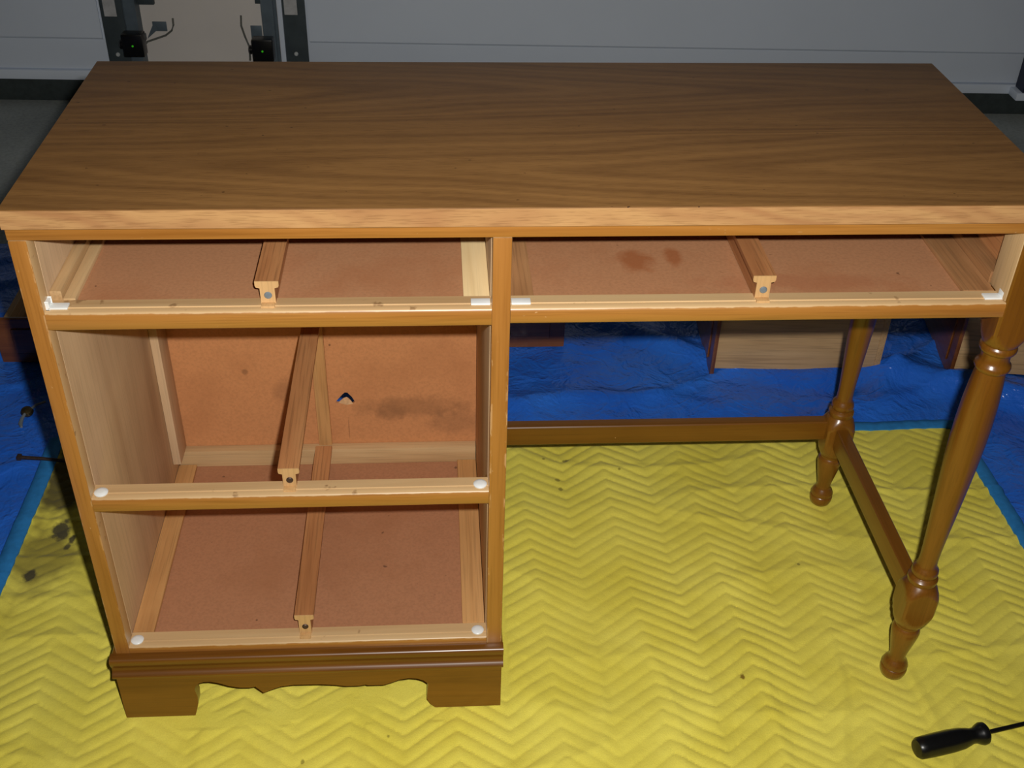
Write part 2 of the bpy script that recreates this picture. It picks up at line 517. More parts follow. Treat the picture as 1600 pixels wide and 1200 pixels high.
# ------------------------------------------------------------------ door tracks on the pier
def track(label, u, side):
    """u: pier-side edge of the track; side -1 left door, +1 right door."""
    r = empty('door_track', (0, 0, 0), label, 'door track', 'garage door tracks')
    s = side
    def bb(name, m, a0, a1, v0, v1, z0, z1, bev=0.001):
        b = B(); box(b, min(u + s * a0, u + s * a1), max(u + s * a0, u + s * a1), v0, v1, z0, z1, bev)
        return obj(name, b, m, r)
    if s < 0:
        # folded track: back web and two lips, then the flat flag plate
        b = B()
        for a0, a1, v0, v1 in ((0.0, .003, -.045, -.005), (0.0, .032, -.048, -.045), (.029, .032, -.045, -.03), (0.0, .05, -.0085, -.0055)):
            box(b, u - a1, u - a0, v0, v1, FLOOR_Z, 2.0)
        obj('vertical_rail', b, M_GALV, r)
        bb('flag_plate', M_GALVD, .046, .108, -.0125, -.009, FLOOR_Z, 0.62)
        bb('paper_label', M_PAPER, .064, .098, -.0137, -.0128, 0.236, 0.345, 0)
        b = B(); lathe(b, [(.006, 0), (.006, .003), (.004, .005)], 0, 0, 12, (0, -1, 0), (u - .080, -.0125, .128))
        obj('bolt', b, M_BOLT, r)
        # jamb bracket stub at the top of the view
        bb('jamb_bracket', M_GALVD, -.045, 0.0, -.02, -.0055, 0.272, 0.312)
    else:
        b = B()
        for a0, a1, v0, v1 in ((0.0, .003, -.045, -.005), (0.0, .032, -.048, -.045), (.029, .032, -.045, -.03), (0.0, .036, -.0085, -.0055)):
            box(b, u + a0, u + a1, v0, v1, FLOOR_Z, 2.0)
        obj('vertical_rail', b, M_GALV, r)
        bb('white_stop_strip', M_DOOR, .039, .0525, -.02, -.0055, FLOOR_Z, 2.0)
        bb('flag_plate', M_GALVD, .0525, .116, -.0125, -.009, FLOOR_Z, 0.62)
        bb('paper_label', M_PAPER, .058, .094, -.0137, -.0128, 0.249, 0.345, 0)
        b = B(); lathe(b, [(.006, 0), (.006, .003), (.004, .005)], 0, 0, 12, (0, -1, 0), (u + .081, -.0125, .138))
        obj('bolt', b, M_BOLT, r)
        bb('jamb_bracket', M_GALVD, -.02, 0.0, -.02, -.0055, 0.28, 0.312)
    on_wall(r)
track('grey steel door track with pale label left of the cream wall pier', -0.934, -1)
track('grey steel door track with pale label right of the cream wall pier', -0.590, 1)
# track at the far right edge of the second door
r = empty('door_track', (0, 0, 0), 'dark steel door track at the right end of the wide white garage door', 'door track', 'garage door tracks')
b = B()
for u0, u1, v0, v1 in ((1.600, 1.603, -.05, 0.0), (1.600, 1.635, -.053, -.05), (1.632, 1.635, -.05, -.035), (1.600, 1.645, -.003, 0.0)):
    box(b, u0, u1, v0, v1, 0.07, 2.0)
obj('vertical_rail', b, plain('blue_black_steel', srgb(46, 52, 74), 0.5, 0.4, 0.3), r)
b = B(); box(b, 1.585, 1.66, -.055, 0.0, 0.046, 0.069, 0.002)
obj('foot_bracket', b, M_DOOR, r)
on_wall(r)

# ------------------------------------------------------------------ photo-eye sensors
def sensor(label, u, z, wire, plate):
    r = empty('photo_eye', (0, 0, 0), label, 'sensor', 'photo eye sensors')
    v0 = -0.095
    b = B(); box(b, u - .028, u + .030, v0, v0 + .04, z - .034, z + .030, 0.005)
    h = obj('housing', b, M_BLACKPL, r)
    b = B(); lathe(b, [(.012, 0), (.012, .010), (.009, .012)], 0, 0, 16, (-1 if plate[0] < u else -1, 0, 0), (u - .027, v0 + .02, z - .004))
    obj('lens_ring', b, M_BLACKPL, r)
    b = B(); lathe(b, [(.0028, -.002), (.0028, .0012), (.0016, .0022)], 0, 0, 12, (0, -1, 0), (u + .001, v0, z - .002))
    obj('indicator_light', b, M_LED, r)
    # steel mounting bracket fixed to the pier, arm reaching out to the housing
    b = B()
    x0, x1, z0, z1 = plate
    box(b, x0, x1, -.009, -.0055, z0, z1, .001)
    if x0 > u:
        prism(b, [(u + .02, z - .01), (u + .028, z + .006), (x0 + .005, z1 - .002), (x0 + .012, z0 + .004)], 'y', -.0095, -.006)
    obj('mounting_bracket', b, M_GALV, r)
    b = B(); box(b, u + .012, u + .018, v0 + .036, -.006, z - .012, z + .006, .001)
    obj('bracket_arm', b, M_GALV, r)
    b = B(); tube(b, wire, 0.0028, 8)
    obj('wire', b, M_WIRE, r)
    on_wall(r)
sensor('black photo eye sensor with green light left of the cream pier', -0.945, 0.183,
       [(-.946, -.06, .150), (-.925, -.012, .166), (-.895, -.010, .176), (-.872, -.010, .184), (-.853, -.010, .198), (-.846, -.010, .214), (-.846, -.008, .232)],
       (-0.905, -0.866, 0.195, 0.222))
sensor('black photo eye sensor with green light right of the cream pier', -0.590, 0.174,
       [(-.632, -.06, .135), (-.640, -.012, .155), (-.650, -.010, .185), (-.657, -.010, .215), (-.655, -.008, .243)],
       (-0.632, -0.601, 0.172, 0.215))

# ------------------------------------------------------------------ blue tarp
def fbm(x, y, s, o=4):
    return noise.fractal(Vector((x * s, y * s, 3.7)), 1.0, 2.0, o)
BX0, BX1, BY0, BY1 = -0.795, 0.845, -1.15, 0.610       # blanket rectangle
def tarp_h(x, y):
    d = max(BX0 - x, x - BX1, BY0 - y, y - BY1)           # >0 outside the blanket
    k = min(1.0, max(0.0, (d + 0.01) / 0.10))
    # the mean stays just above the concrete; creases rise out of it
    n = fbm(x, y, 2.4, 3) * 0.010
    rx = x * 0.86 + y * 0.5; ry = -x * 0.5 + y * 0.86
    c1 = max(0.0, 1 - abs(noise.noise(Vector((rx * 2.2, ry * 7.0, 1.3)))) * 5.5)
    c2 = max(0.0, 1 - abs(noise.noise(Vector((rx * 5.0, ry * 4.0, 8.1)))) * 6.0)
    h = 0.006 + n + 0.011 * c1 ** 1.5 + 0.006 * c2 ** 1.5 + fbm(x, y, 22, 3) * 0.0018
    # two long soft folds behind the desk
    f = y - (0.985 - 0.36 * (x - 0.15) + 0.05 * math.sin(x * 9))
    h += 0.017 * math.exp(-(f / 0.035) ** 2) * (1 if 0.05 < x else max(0, 1 - (0.05 - x) * 6))
    f2 = y - (0.80 - 0.42 * (x - 0.74))
    h += 0.020 * math.exp(-(f2 / 0.030) ** 2) * min(1, max(0, (x - 0.70) * 12))
    return FLOOR_Z + 0.002 + k * max(0.0, h)
def grid(name, x0, x1, y0, y1, step, hf, mat):
    nx = int((x1 - x0) / step) + 1; ny = int((y1 - y0) / step) + 1
    dx = (x1 - x0) / (nx - 1); dy = (y1 - y0) / (ny - 1)
    vs = [(x0 + i * dx, y0 + j * dy, hf(x0 + i * dx, y0 + j * dy)) for j in range(ny) for i in range(nx)]
    fs = [(j * nx + i, j * nx + i + 1, (j + 1) * nx + i + 1, (j + 1) * nx + i) for j in range(ny - 1) for i in range(nx - 1)]
    me = bpy.data.meshes.new(name)
    me.from_pydata(vs, [], fs)
    me.polygons.foreach_set('use_smooth', [True] * len(fs))
    me.materials.append(mat)
    o = bpy.data.objects.new(name, me)
    COL.objects.link(o)
    ORG[o.name] = (0, 0, 0)
    return o
tarp = grid('tarp', -1.75, 1.75, -1.30, 1.36, 0.011, tarp_h, M_TARP)
tag(tarp, 'crinkled blue plastic tarp spread over the garage floor under the blanket', 'tarp')

# ------------------------------------------------------------------ yellow quilted blanket
def tri(t):
    t = t - math.floor(t)
    return 1 - 2 * abs(t - 0.5) * 2 + 0 if False else (1 - abs(2 * t - 1)) 
def quilt_h(x, y):
    wx = x + 0.006 * noise.noise(Vector((x * 4, y * 4, 0.3))) + 0.035 * (y - 0.05)
    wy = y + 0.008 * noise.noise(Vector((x * 3.2, y * 3.2, 5.3))) + 0.002 * noise.noise(Vector((x * 15, y * 15, 2)))
    per = 0.1425
    # tri = 1 at the chevron peaks (x = 0.040 + k*per)
    t = tri((wx - 0.040) / per + 0.5)
    q = (wy - 0.050 * t) / 0.0234
    f = q - math.floor(q)
    puff = abs(math.sin(math.pi * f)) ** 0.42
    amp = 0.0041 * (0.75 + 0.5 * noise.noise(Vector((x * 5, y * 5, 9.1))))
    big = fbm(x, y, 2.2, 3) * 0.0035
    # a few soft cross wrinkles
    cr = max(0.0, 1 - abs(noise.noise(Vector((x * 2.0 + 4, y * 9.0, 0.9)))) * 6) * 0.0030
    cr2 = max(0.0, 1 - abs(noise.noise(Vector((x * 9.0 + 1, y * 2.5, 4.9)))) * 7) * 0.0024 * max(0, min(1, (0.15 - y) * 6))
    h = -0.0045 + amp * puff + (big + cr + cr2)
    h += fbm(x, y, 60, 2) * 0.0004
    return min(h, 0.0035)
def desk_press(x, y):
    # pressed flat where the desk stands
    for (cx, cy, rx, ry) in ((0.525, .027, .03, .03), (0.525, .40, .03, .03)):
        d = math.hypot((x - cx) / rx, (y - cy) / ry)
        if d < 1.6:
            return max(0, min(1, (1.6 - d) / 0.6))
    if -0.56 < x < -0.02 and -0.03 < y < 0.42:
        return 1.0
    return 0.0
def blanket_h(x, y):
    k = desk_press(x, y)
    h = quilt_h(x, y)
    h = h * (1 - k) + min(h, -0.0006) * k
    return max(h, -0.012)
def make_blanket_obj():
    st = 0.0027
    root = empty('moving_blanket', (0, 0, FLOOR_Z), 'yellow zigzag quilted moving blanket with blue edge tape under the desk', 'blanket')
    o = grid('quilted_cloth', BX0, BX1, BY0, BY1, st, blanket_h, M_QUILT)
    o.parent = root; o.location = (0, 0, -FLOOR_Z)
    # folded tape binding along the edges, on the wavy outline
    def edge(pts, nm):
        b = bmesh.new()
        rings = []
        for i, p in enumerate(pts):
            p = Vector(p)
            t = (Vector(pts[min(i + 1, len(pts) - 1)]) - Vector(pts[max(i - 1, 0)])).normalized()
            side = Vector((t.y, -t.x, 0))
            wob = 0.003 * noise.noise(p * 9)
            prof = [(-0.012, 0.0022), (-0.004, 0.0042), (0.006, 0.0018), (0.011, -0.006), (0.010, -0.0135), (-0.002, -0.0145), (-0.012, -0.011)]
            rings.append([b.verts.new(Vector((p.x, p.y, p.z)) + side * (a * 1.35 + wob) + Vector((0, 0, c))) for a, c in prof])
        n = len(rings[0])
        for a, c in zip(rings, rings[1:]):
            for k in range(n):
                b.faces.new((a[k], a[(k + 1) % n], c[(k + 1) % n], c[k]))
        b.faces.new(rings[0][::-1]); b.faces.new(rings[-1])
        bmesh.ops.recalc_face_normals(b, faces=b.faces[:])
        return obj(nm, b, M_BIND, root, 50)
    def h(x, y):
        return max(-0.006, min(0.001, blanket_h(x, y)))
    n = 160
    edge([(BX0, BY1 - (BY1 - BY0) * i / n, h(BX0, BY1 - (BY1 - BY0) * i / n)) for i in range(n + 1)][::-1] and
         [(BX0, BY0 + (BY1 - BY0) * i / n, h(BX0 + .01, BY0 + (BY1 - BY0) * i / n)) for i in range(n + 1)][::-1], 'edge_tape')
    edge([(BX1 - (BX1 - BX0) * i / n, BY1, h(BX1 - (BX1 - BX0) * i / n, BY1 - .01)) for i in range(n + 1)][::1][::-1][::-1], 'edge_tape')
    edge([(BX1, BY0 + (BY1 - BY0) * i / n, h(BX1 - .01, BY0 + (BY1 - BY0) * i / n)) for i in range(n + 1)], 'edge_tape')
    edge([(BX0 + (BX1 - BX0) * i / n, BY0, h(BX0 + (BX1 - BX0) * i / n, BY0 + .01)) for i in range(n + 1)], 'edge_tape')
make_blanket_obj()

# ------------------------------------------------------------------ the desk
desk = empty('desk', (0, 0.2, 0), 'wooden kneehole desk with its drawers taken out, standing on the yellow blanket', 'desk')
H = 0.7545
YF = 0.006            # face frame front
YB = 0.392            # back panel inner face
# top board + front edge band
TOPX0, TOPX1, TOPY1, TH = -0.540, 0.543, 0.414, 0.0208
b = B(); box(b, TOPX0, TOPX1, 0.0012, TOPY1, H - TH, H, 0.0007)
top = obj('tabletop', b, M_TOP, desk)
b = B(); box(b, TOPX0, TOPX1, 0.0, 0.0012, H - TH, H - 0.0008, 0.0003, 1)
obj('edge_band', b, M_EDGE_LIT, top, label='laminate strip along the front edge, with flash light painted into its colour')

def stained_face(name, axis, face_mat_cols, edge_pale=True):
    """Face-frame wood: stained in front, bare behind, with a ragged edge and worn chips."""
    m = N(name, 0.36, 0.5)
    v = m.coords(axis_scale(axis, 1.2, 24)); a = m.noise(v, 1.0, 5, .6, .6)
    c = m.ramp(a, [(0.28, face_mat_cols[2]), (0.48, face_mat_cols[1]), (0.72, face_mat_cols[0])])
    p = m.noise(m.coords(axis_scale(axis, 9, 420)), 1.0, 2)
    c = m.mix(1.0, c, m.ramp(p, [(0.33, (.84, .83, .8, 1)), (0.5, WHITE)]), 'MULTIPLY')
    pc = m.ramp(a, [(0.28, srgb(184, 148, 104)), (0.5, srgb(202, 168, 122)), (0.72, srgb(210, 180, 134))])
    pd = m.noise(m.coords((1, 1, 1)), 42, 3)
    pc = m.mix(m.ramp(pd, [(0.68, BLACK), (0.73, (0.6, 0.6, 0.6, 1))]), pc, srgb(120, 84, 50))
    tc = m.n('ShaderNodeTexCoord').outputs['Object']
    geo = m.n('ShaderNodeNewGeometry')
    oi = m.n('ShaderNodeObjectInfo')
    # world-space y of the shaded point, with a ragged brush line
    pos = m.sep(geo.outputs['Position'])
    rg = m.math('MULTIPLY', m.math('SUBTRACT', m.noise(tc, 60, 3), 0.5), 0.0014)
    yy = m.math('ADD', pos[1], rg)
    k = m.math('MULTIPLY', m.math('SUBTRACT', yy, YF + 0.0007), 2400.0, clamp=True)
    c = m.mix(k, c, pc)
    # knocks near the edges
    n1 = m.ramp(m.noise(m.coords(axis_scale(axis, 90, 260)), 1.0, 2), [(0.70, BLACK), (0.73, WHITE)])
    n2 = m.ramp(m.noise(m.coords((1, 1, 1)), 22, 2), [(0.55, BLACK), (0.62, WHITE)])
    chip = m.math('MULTIPLY', n1, n2)
    if axis == 'z':
        # rubbed arrises along the stile
        ex = m.math('MULTIPLY', m.math('SUBTRACT', m.math('ABSOLUTE', m.sep(tc)[0]), 0.0068), 450.0, clamp=True)
        n3 = m.noise(m.coords((300, 300, 55)), 1.0, 3, 0.6)
        n4 = m.noise(m.coords((8, 8, 11)), 1.0, 2)
        w = m.ramp(m.math('ADD', m.math('MULTIPLY', n3, 0.5), m.math('MULTIPLY', n4, 0.5)), [(0.56, BLACK), (0.60, WHITE)])
        chip = m.math('MAXIMUM', chip, m.math('MULTIPLY', ex, w))
    c = m.mix(m.math('MULTIPLY', chip, 0.8), c, srgb(208, 166, 116))
    m.color(c)
    m.bump(p, 0.1, 0.0005)
    m.l(m.math('MULTIPLY', m.math('SUBTRACT', 1.0, k), 0.3), m.b.inputs['Coat Weight'])
    m.b.inputs['Coat Roughness'].default_value = 0.25
    return m.m
FC = (srgb(182, 128, 62), srgb(170, 114, 50), srgb(144, 90, 32))
M_FACE = {a: stained_face('face_frame_' + a, a, FC) for a in 'xz'}

# stiles
def stile(x0, x1, z0, z1, d=0.022):
    b = B(); box(b, x0, x1, YF, YF + d, z0, z1, 0.0018)
    return obj('stile', b, M_FACE['z'], desk)
stile(-0.5395, -0.5212, 0.112, 0.7180)
stile(-0.0572, -0.0372, 0.112, 0.7180)
# top rail
b = B(); box(b, -0.5395, 0.5455, YF, YF + 0.022, 0.7185, H - TH - .0002, 0.0012)
obj('top_rail', b, M_FACE['x'], desk)
# drawer rails: rounded front, raised stop strip along the back
def rail(x0, x1, zt, zb, lip=0.0018):
    y0 = YF
    pts = [(y0 + .0024, zt - .0015), (y0 + .0011, zt - .0027), (y0, zt - .0056), (y0, zb + .0014), (y0 + .0014, zb), (y0 + .025, zb), (y0 + .025, zt - .0002),
           (y0 + .0106, zt - .0002), (y0 + .0102, zt - .0015)]
    b = B(); prism(b, pts, 'x', x0, x1)
    return obj('drawer_rail', b, M_FACE['x'], desk, 50)
rail(-0.5212, -0.0572, 0.6345, 0.6120)
rail(-0.0372, 0.5060, 0.6345, 0.6142)
rail(-0.5212, -0.0572, 0.3795, 0.3580)
rail(-0.5212, -0.0572, 0.1250, 0.1080)

# carcass panels
bx('side_panel', M_SIDE, desk, -0.5385, -0.5212, YF + .022, 0.405, 0.076, H - TH)
bx('side_panel', M_SIDE, desk, -0.0580, -0.0380, YF + .022, 0.405, 0.076, H - TH)
bx('side_apron', M_GUIDE, desk, 0.5200, 0.5440, 0.048, 0.385, 0.618, H - TH)
bx('back_apron', M_BACK, desk, -0.0380, 0.5100, YB, 0.404, 0.618, H - TH)

# back panel with the torn hole
def back_panel():
    bm = bmesh.new()
    x0, x1, z0, z1 = -0.5205, -0.0585, 0.10, 0.7270
    hole = [(-.2745, .2285), (-.2700, .2345), (-.2655, .2400), (-.2620, .2445), (-.2585, .2475), (-.2545, .2470), (-.2515, .2430), (-.2480, .2385), (-.2440, .2295), (-.2480, .2260), (-.2575, .2250), (-.2670, .2275)]
    o = [bm.verts.new((x, YB, z)) for x, z in ((x0, z0), (x1, z0), (x1, z1), (x0, z1))]
    h = [bm.verts.new((x, YB, z)) for x, z in hole]
    ed = [bm.edges.new((o[i], o[(i + 1) % 4])) for i in range(4)] + [bm.edges.new((h[i], h[(i + 1) % len(h)])) for i in range(len(h))]
    bmesh.ops.triangle_fill(bm, edges=ed, use_beauty=True)
    # drop any triangle that filled the hole itself
    def inside(p):
        c = False; n = len(hole)
        for i in range(n):
            (xa, za), (xb, zb) = hole[i], hole[(i + 1) % n]
            if (za > p.z) != (zb > p.z) and p.x < (xb - xa) * (p.z - za) / (zb - za) + xa:
                c = not c
        return c
    kill = [f for f in bm.faces if inside(f.calc_center_median())]
    bmesh.ops.delete(bm, geom=kill, context='FACES')
    r = bmesh.ops.extrude_face_region(bm, geom=bm.faces[:])
    for v in [g for g in r['geom'] if isinstance(g, bmesh.types.BMVert)]:
        v.co.y += 0.004
    bmesh.ops.recalc_face_normals(bm, faces=bm.faces[:])
    p = obj('back_panel', bm, M_BACK, desk, 0)
    # the torn tongue of board pushed forward below the hole
    t = B()
    vs = [(-.2695, YB - .0008, .2290), (-.2650, YB - .003, .2345), (-.2612, YB - .005, .2395), (-.2590, YB - .005, .2405), (-.2560, YB - .005, .2415), (-.2535, YB - .0045, .2395), (-.2500, YB - .002, .2330), (-.2470, YB - .0008, .2262), (-.2570, YB - .0008, .2245)]
    f = [t.verts.new(v) for v in vs]
    g = [t.verts.new((v[0], v[1] + .0015, v[2])) for v in vs]
    n = len(vs)
    t.faces.new(f); t.faces.new(g[::-1])
    for i in range(n):
        t.faces.new((f[i], g[i], g[(i + 1) % n], f[(i + 1) % n]))
    bmesh.ops.recalc_face_normals(t, faces=t.faces[:])
    obj('torn_flap', t, plain('torn_board_fibre', srgb(232, 190, 142), 0.8, 0.2, 0, .1, 200), p, 0)
back_panel()

# dust panels and bottom
bx('dust_panel', M_HARD, desk, -0.5210, -0.0585, YF + .025, YB - .0005, 0.6265, 0.6305, 0)
bx('dust_panel', M_HARD2, desk, -0.0375, 0.5200, YF + .0255, YB - .0005, 0.6265, 0.6305, 0)
bx('bottom_panel', M_FLOORPANEL, desk, -0.5210, -0.0585, YF + .0255, YB - .0005, 0.1160, 0.1205, 0)

# cleats, kickers, battens
bx('side_kicker', M_PALE['y'], desk, -0.5208, -0.5085, YF + .0255, YB - .002, 0.6306, 0.6450, .0008)
bx('side_kicker', M_PALE['y'], desk, -0.5083, -0.4955, YF + .0255, YB - .002, 0.6306, 0.6360, .0008)
bx('side_kicker', wood('bright_pine_board', srgb(244, 220, 172), srgb(238, 210, 158), srgb(222, 190, 138), 'y', .6, .3, 0, .1, blotch=.2), desk, -0.0868, -0.0584, YF + .0255, YB - .002, 0.6306, 0.6340, .0006)
bx('side_kicker', M_GREY, desk, -0.0376, -0.0105, YF + .0255, YB - .002, 0.6306, 0.6330, .0006)
bx('side_kicker', M_GREY, desk, 0.4665, 0.5018, YF + .0255, YB - .002, 0.6306, 0.6350, .0008)
bx('side_kicker', M_GREY, desk, 0.5020, 0.5198, YF + .043, YB - .002, 0.6306, 0.6480, .0008)
bx('bottom_cleat', M_CLEAT['y'], desk, -0.5208, -0.4935, YF + .0255, YB - .018, 0.1206, 0.1262, .001)
bx('bottom_cleat', M_CLEAT['y'], desk, -0.0885, -0.0588, YF + .0255, YB - .018, 0.1206, 0.1262, .001)
bx('back_cleat', M_PALE['x'], desk, -0.5208, -0.0590, YB - .0165, YB - .0008, 0.1206, 0.1500, .001)
bx('corner_batten', M_SIDE, desk, -0.5210, -0.5090, 0.345, YB - .0008, 0.1502, 0.6262, .001)
bx('back_batten', M_CLEAT['z'], desk, -0.3035, -0.2835, YB - .006, YB - .0006, 0.1502, 0.6262, .001)

# T-shaped drawer guides
def guide(xc, zt, zb, screw_mat, y1=YB - .0175, xr=None, tip=None):
    hw, hs, tf = 0.0125, 0.0078, 0.0072
    y0 = 0.021
    b = B()
    pts = [(xc - hw, zt), (xc + hw, zt), (xc + hw, zt - tf * .7), (xc + hw * .93, zt - tf), (xc + hs, zt - tf - .001), (xc + hs, zb), (xc - hs, zb), (xc - hs, zt - tf - .001), (xc - hw * .93, zt - tf), (xc - hw, zt - tf * .7)]
    prism(b, pts, 'y', y0 + 0.0012, y1)
    g = obj('drawer_guide', b, M_GUIDE, desk, 40)
    b = B(); prism(b, pts, 'y', y0, y0 + 0.0012)
    obj('guide_front', b, M_TIP, g, 40)
    # tongue let into the rail
    b = B(); box(b, xc - hs * .92, xc + hs * .92, YF + .0068, y0, zb - .0004, zb + .0028, .0006)
    obj('guide_tongue', b, M_TIP, g)
    b = B(); lathe(b, [(.0042, 0.0), (.0042, .0006), (.0034, .0016), (.0014, .002)], 0, 0, 16, (0, -1, 0), (xc + .0004, y0, (zt + zb) / 2 - .0025))
    obj('screw', b, screw_mat, g)
guide(-0.2930, 0.6605, 0.6325, M_STEEL, YB - .0005)
guide(0.2370, 0.6615, 0.6325, M_STEEL, YB - .0005)
guide(-0.2930, 0.4062, 0.3776, M_RUST, YB - .0065)
guide(-0.2950, 0.1582, 0.1232, M_RUST)

# nylon drawer glides
def glide(x, y, z, kind, s=1):
    b = B()
    if kind == 'bar':
        box(b, x - .0105, x + .0105, y - .0055, y + .0055, z, z + .0026, .0011)
        if s:
            box(b, x + s * .0085, x + s * .0112, y - .0055, y + .0055, z, z + .009, .0011)
    else:
        lathe(b, [(.0080, 0), (.0082, .0014), (.0068, .0027), (.003, .0033)], 0, 0, 20, (0, 0, 1), (x, y, z))
    obj('nylon_glide', b, M_NYLON, desk)
glide(-0.5098, 0.0190, 0.6330, 'bar', -1)
glide(-0.0688, 0.0190, 0.6330, 'bar', 0)
glide(-0.0255, 0.0190, 0.6330, 'bar', 0)
glide(0.4945, 0.0190, 0.6330, 'bar', 1)
glide(-0.5125, 0.0180, 0.3780, 'disc')
glide(-0.0672, 0.0190, 0.3780, 'disc')
glide(-0.5125, 0.0185, 0.1236, 'disc')
glide(-0.0685, 0.0190, 0.1236, 'disc')

# plinth: moulding, bracket-foot board, side returns
def moulding_profile(s):
    # (out, z) from the carcass face outward
    return [(0.0, .1135), (0.0095, .1135), (0.0125, .1115), (.0130, .1085), (.0120, .1020), (.0098, .0985), (.0085, .0945), (.0098, .0905), (.0118, .0875), (.0150, .0855), (.0155, .0830), (.0145, .0805), (.0, .0795)]
b = B()
prism(b, [(YF - o, z) for o, z in moulding_profile(0)], 'x', -0.5460, -0.0350)
obj('plinth_moulding', b, M_BASE['x'], desk, 50)
for sgn, xf in ((-1, -0.5387), (1, -0.0378)):
    b = B(); prism(b, [(xf + sgn * o * (0.55 if sgn < 0 else 0.2), z) for o, z in moulding_profile(0)], 'y', YF + .0005, 0.402)
    obj('plinth_moulding', b, M_BASE['y'], desk, 50)
FOOT = [(-0.5420, 0.0), (-0.4506, 0.0), (-0.4475, .010), (-0.4437, 0.0240), (-0.4428, 0.0380), (-0.4448, 0.0520), (-0.4433, 0.0579), (-0.4383, 0.0640), (-0.4312, 0.0672), (-0.4228, 0.0675), (-0.4116, 0.0640), (-0.399, 0.0576),
        (-0.3852, 0.0537), (-0.3726, 0.0531), (-0.3649, 0.0547), (-0.3552, 0.0419), (-0.3436, 0.0478), (-0.3304, 0.0537), (-0.3133, 0.0561), (-0.2795, 0.0555),
        (-0.2585, 0.0530), (-0.2459, 0.0502), (-0.2289, 0.0500), (-0.2185, 0.0518), (-0.2160, 0.0503), (-0.1947, 0.0502), (-0.1842, 0.0544), (-0.1729, 0.0600),
        (-0.1600, 0.0622), (-0.1498, 0.0606), (-0.1414, 0.0563), (-0.1355, 0.0495), (-0.1366, 0.0364), (-0.1378, 0.0179), (-0.1336, 0.0083), (-0.1267, 0.0), (-0.0372, 0.0), (-0.0372, 0.0795), (-0.5420, 0.0795)]
b = B(); prism(b, FOOT, 'y', -0.0065, 0.0105)
obj('bracket_foot_board', b, M_BASE['x'], desk, 30)
for x0, x1 in ((-0.5420, -0.5260), (-0.0530, -0.0375)):
    b = B()
    prism(b, [(0.0108, 0), (.075, 0), (.082, .02), (.078, .045), (.095, .06), (.12, .055), (.30, .055), (.325, .06), (.342, .045), (.338, .02), (.345, 0), (.404, 0), (.404, .0795), (.0108, .0795)], 'x', x0, x1)
    obj('side_foot_board', b, M_BASE['y'], desk, 30)
# turned legs
LX = 0.5250
def leg(cy, back=False):
    cx = LX
    hw = 0.0206
    bm = B()
    def square(z0, z1, shoulder_top, shoulder_bot, r_end, hw):
        """Square block whose ends are turned down to a round neck (lamb's-tongue)."""
        b = bmesh.new()
        zs = []
        n = 40
        def ring(z, rmax):
            out = []
            for k in range(n):
                t = 2 * math.pi * (k + .5) / n
                c, s = math.cos(t), math.sin(t)
                rs = (hw - 0.0) / max(abs(c), abs(s))
                rs = min(rs, hw * 1.36)
                r = min(rs, rmax)
                out.append(b.verts.new((cx + c * r, cy + s * r, z)))
            return out
        prof = []
        if shoulder_bot:
            for i in range(8):
                f = i / 7
                prof.append((z0 + shoulder_bot * f, r_end + (hw * 1.42 - r_end) * math.sin(f * math.pi / 2) ** 0.9))
        else:
            prof.append((z0, 1))
        if shoulder_top:
            for i in range(8):
                f = i / 7
                prof.append((z1 - shoulder_top * (1 - f), r_end + (hw * 1.42 - r_end) * math.cos(f * math.pi / 2) ** 0.9))
        else:
            prof.append((z1, 1))
        rings = [ring(z, r) for z, r in prof]
        for a, c in zip(rings, rings[1:]):
            for k in range(n):
                b.faces.new((a[k], a[(k + 1) % n], c[(k + 1) % n], c[k]))
        b.faces.new(rings[0][::-1]); b.faces.new(rings[-1])
        bmesh.ops.recalc_face_normals(b, faces=b.faces[:])
        merge(bm, b)
    square(0.566, H - TH, 0, 0.034, 0.0175, 0.0206)
    square(0.104, 0.190, 0.036, 0.049, 0.0150, 0.0222)
    # upper turning
    up = [(.0150, .186), (.0185, .188), (.0198, .192), (.0196, .196), (.0172, .1985), (.0152, .200), (.0168, .2025), (.0176, .207), (.0166, .212), (.0140, .2155), (.0126, .220), (.0122, .230), (.0126, .247), (.0140, .275), (.0160, .310), (.0182, .350),
          (.0203, .390), (.0214, .425), (.0216, .455), (.0208, .485), (.0192, .510), (.0178, .526), (.0172, .5315), (.0188, .5335), (.0204, .536), (.0207, .5385), (.0200, .5415), (.0178, .5435), (.0166, .547), (.0163, .553), (.0170, .557), (.0196, .5585), (.0210, .561), (.0212, .564), (.0203, .567), (.0180, .569), (.0170, .575)]
    lathe(bm, up, cx, cy, 32)
    # lower vase and ball foot
    lo = [(.0060, .000), (.0125, .0012), (.0160, .005), (.0180, .011), (.0185, .0165), (.0180, .0195), (.0166, .0210), (.0176, .0226), (.0182, .0250), (.0160, .031), (.0130, .0355), (.0114, .038), (.0112, .043), (.0124, .052), (.0148, .065), (.0172, .078),
          (.0188, .088), (.0192, .094), (.0180, .100), (.0160, .103), (.0168, .1055), (.0170, .109), (.0155, .113), (.0150, .116)]
    lathe(bm, lo, cx, cy, 32)
    o = obj('leg', bm, M_LEG, desk, 40)
    return o
leg(0.0270); leg(0.3950)
# bare inner face of the front post where the drawer slid past
b = B(); box(b, LX - .0206 - .0010, LX - .0206 + .0003, YF + .0015, 0.0470, 0.6345, 0.7178, .0003)
obj('post_facing', b, M_PALE['z'], desk, label='bare pale strip on the inner side of the front right post')
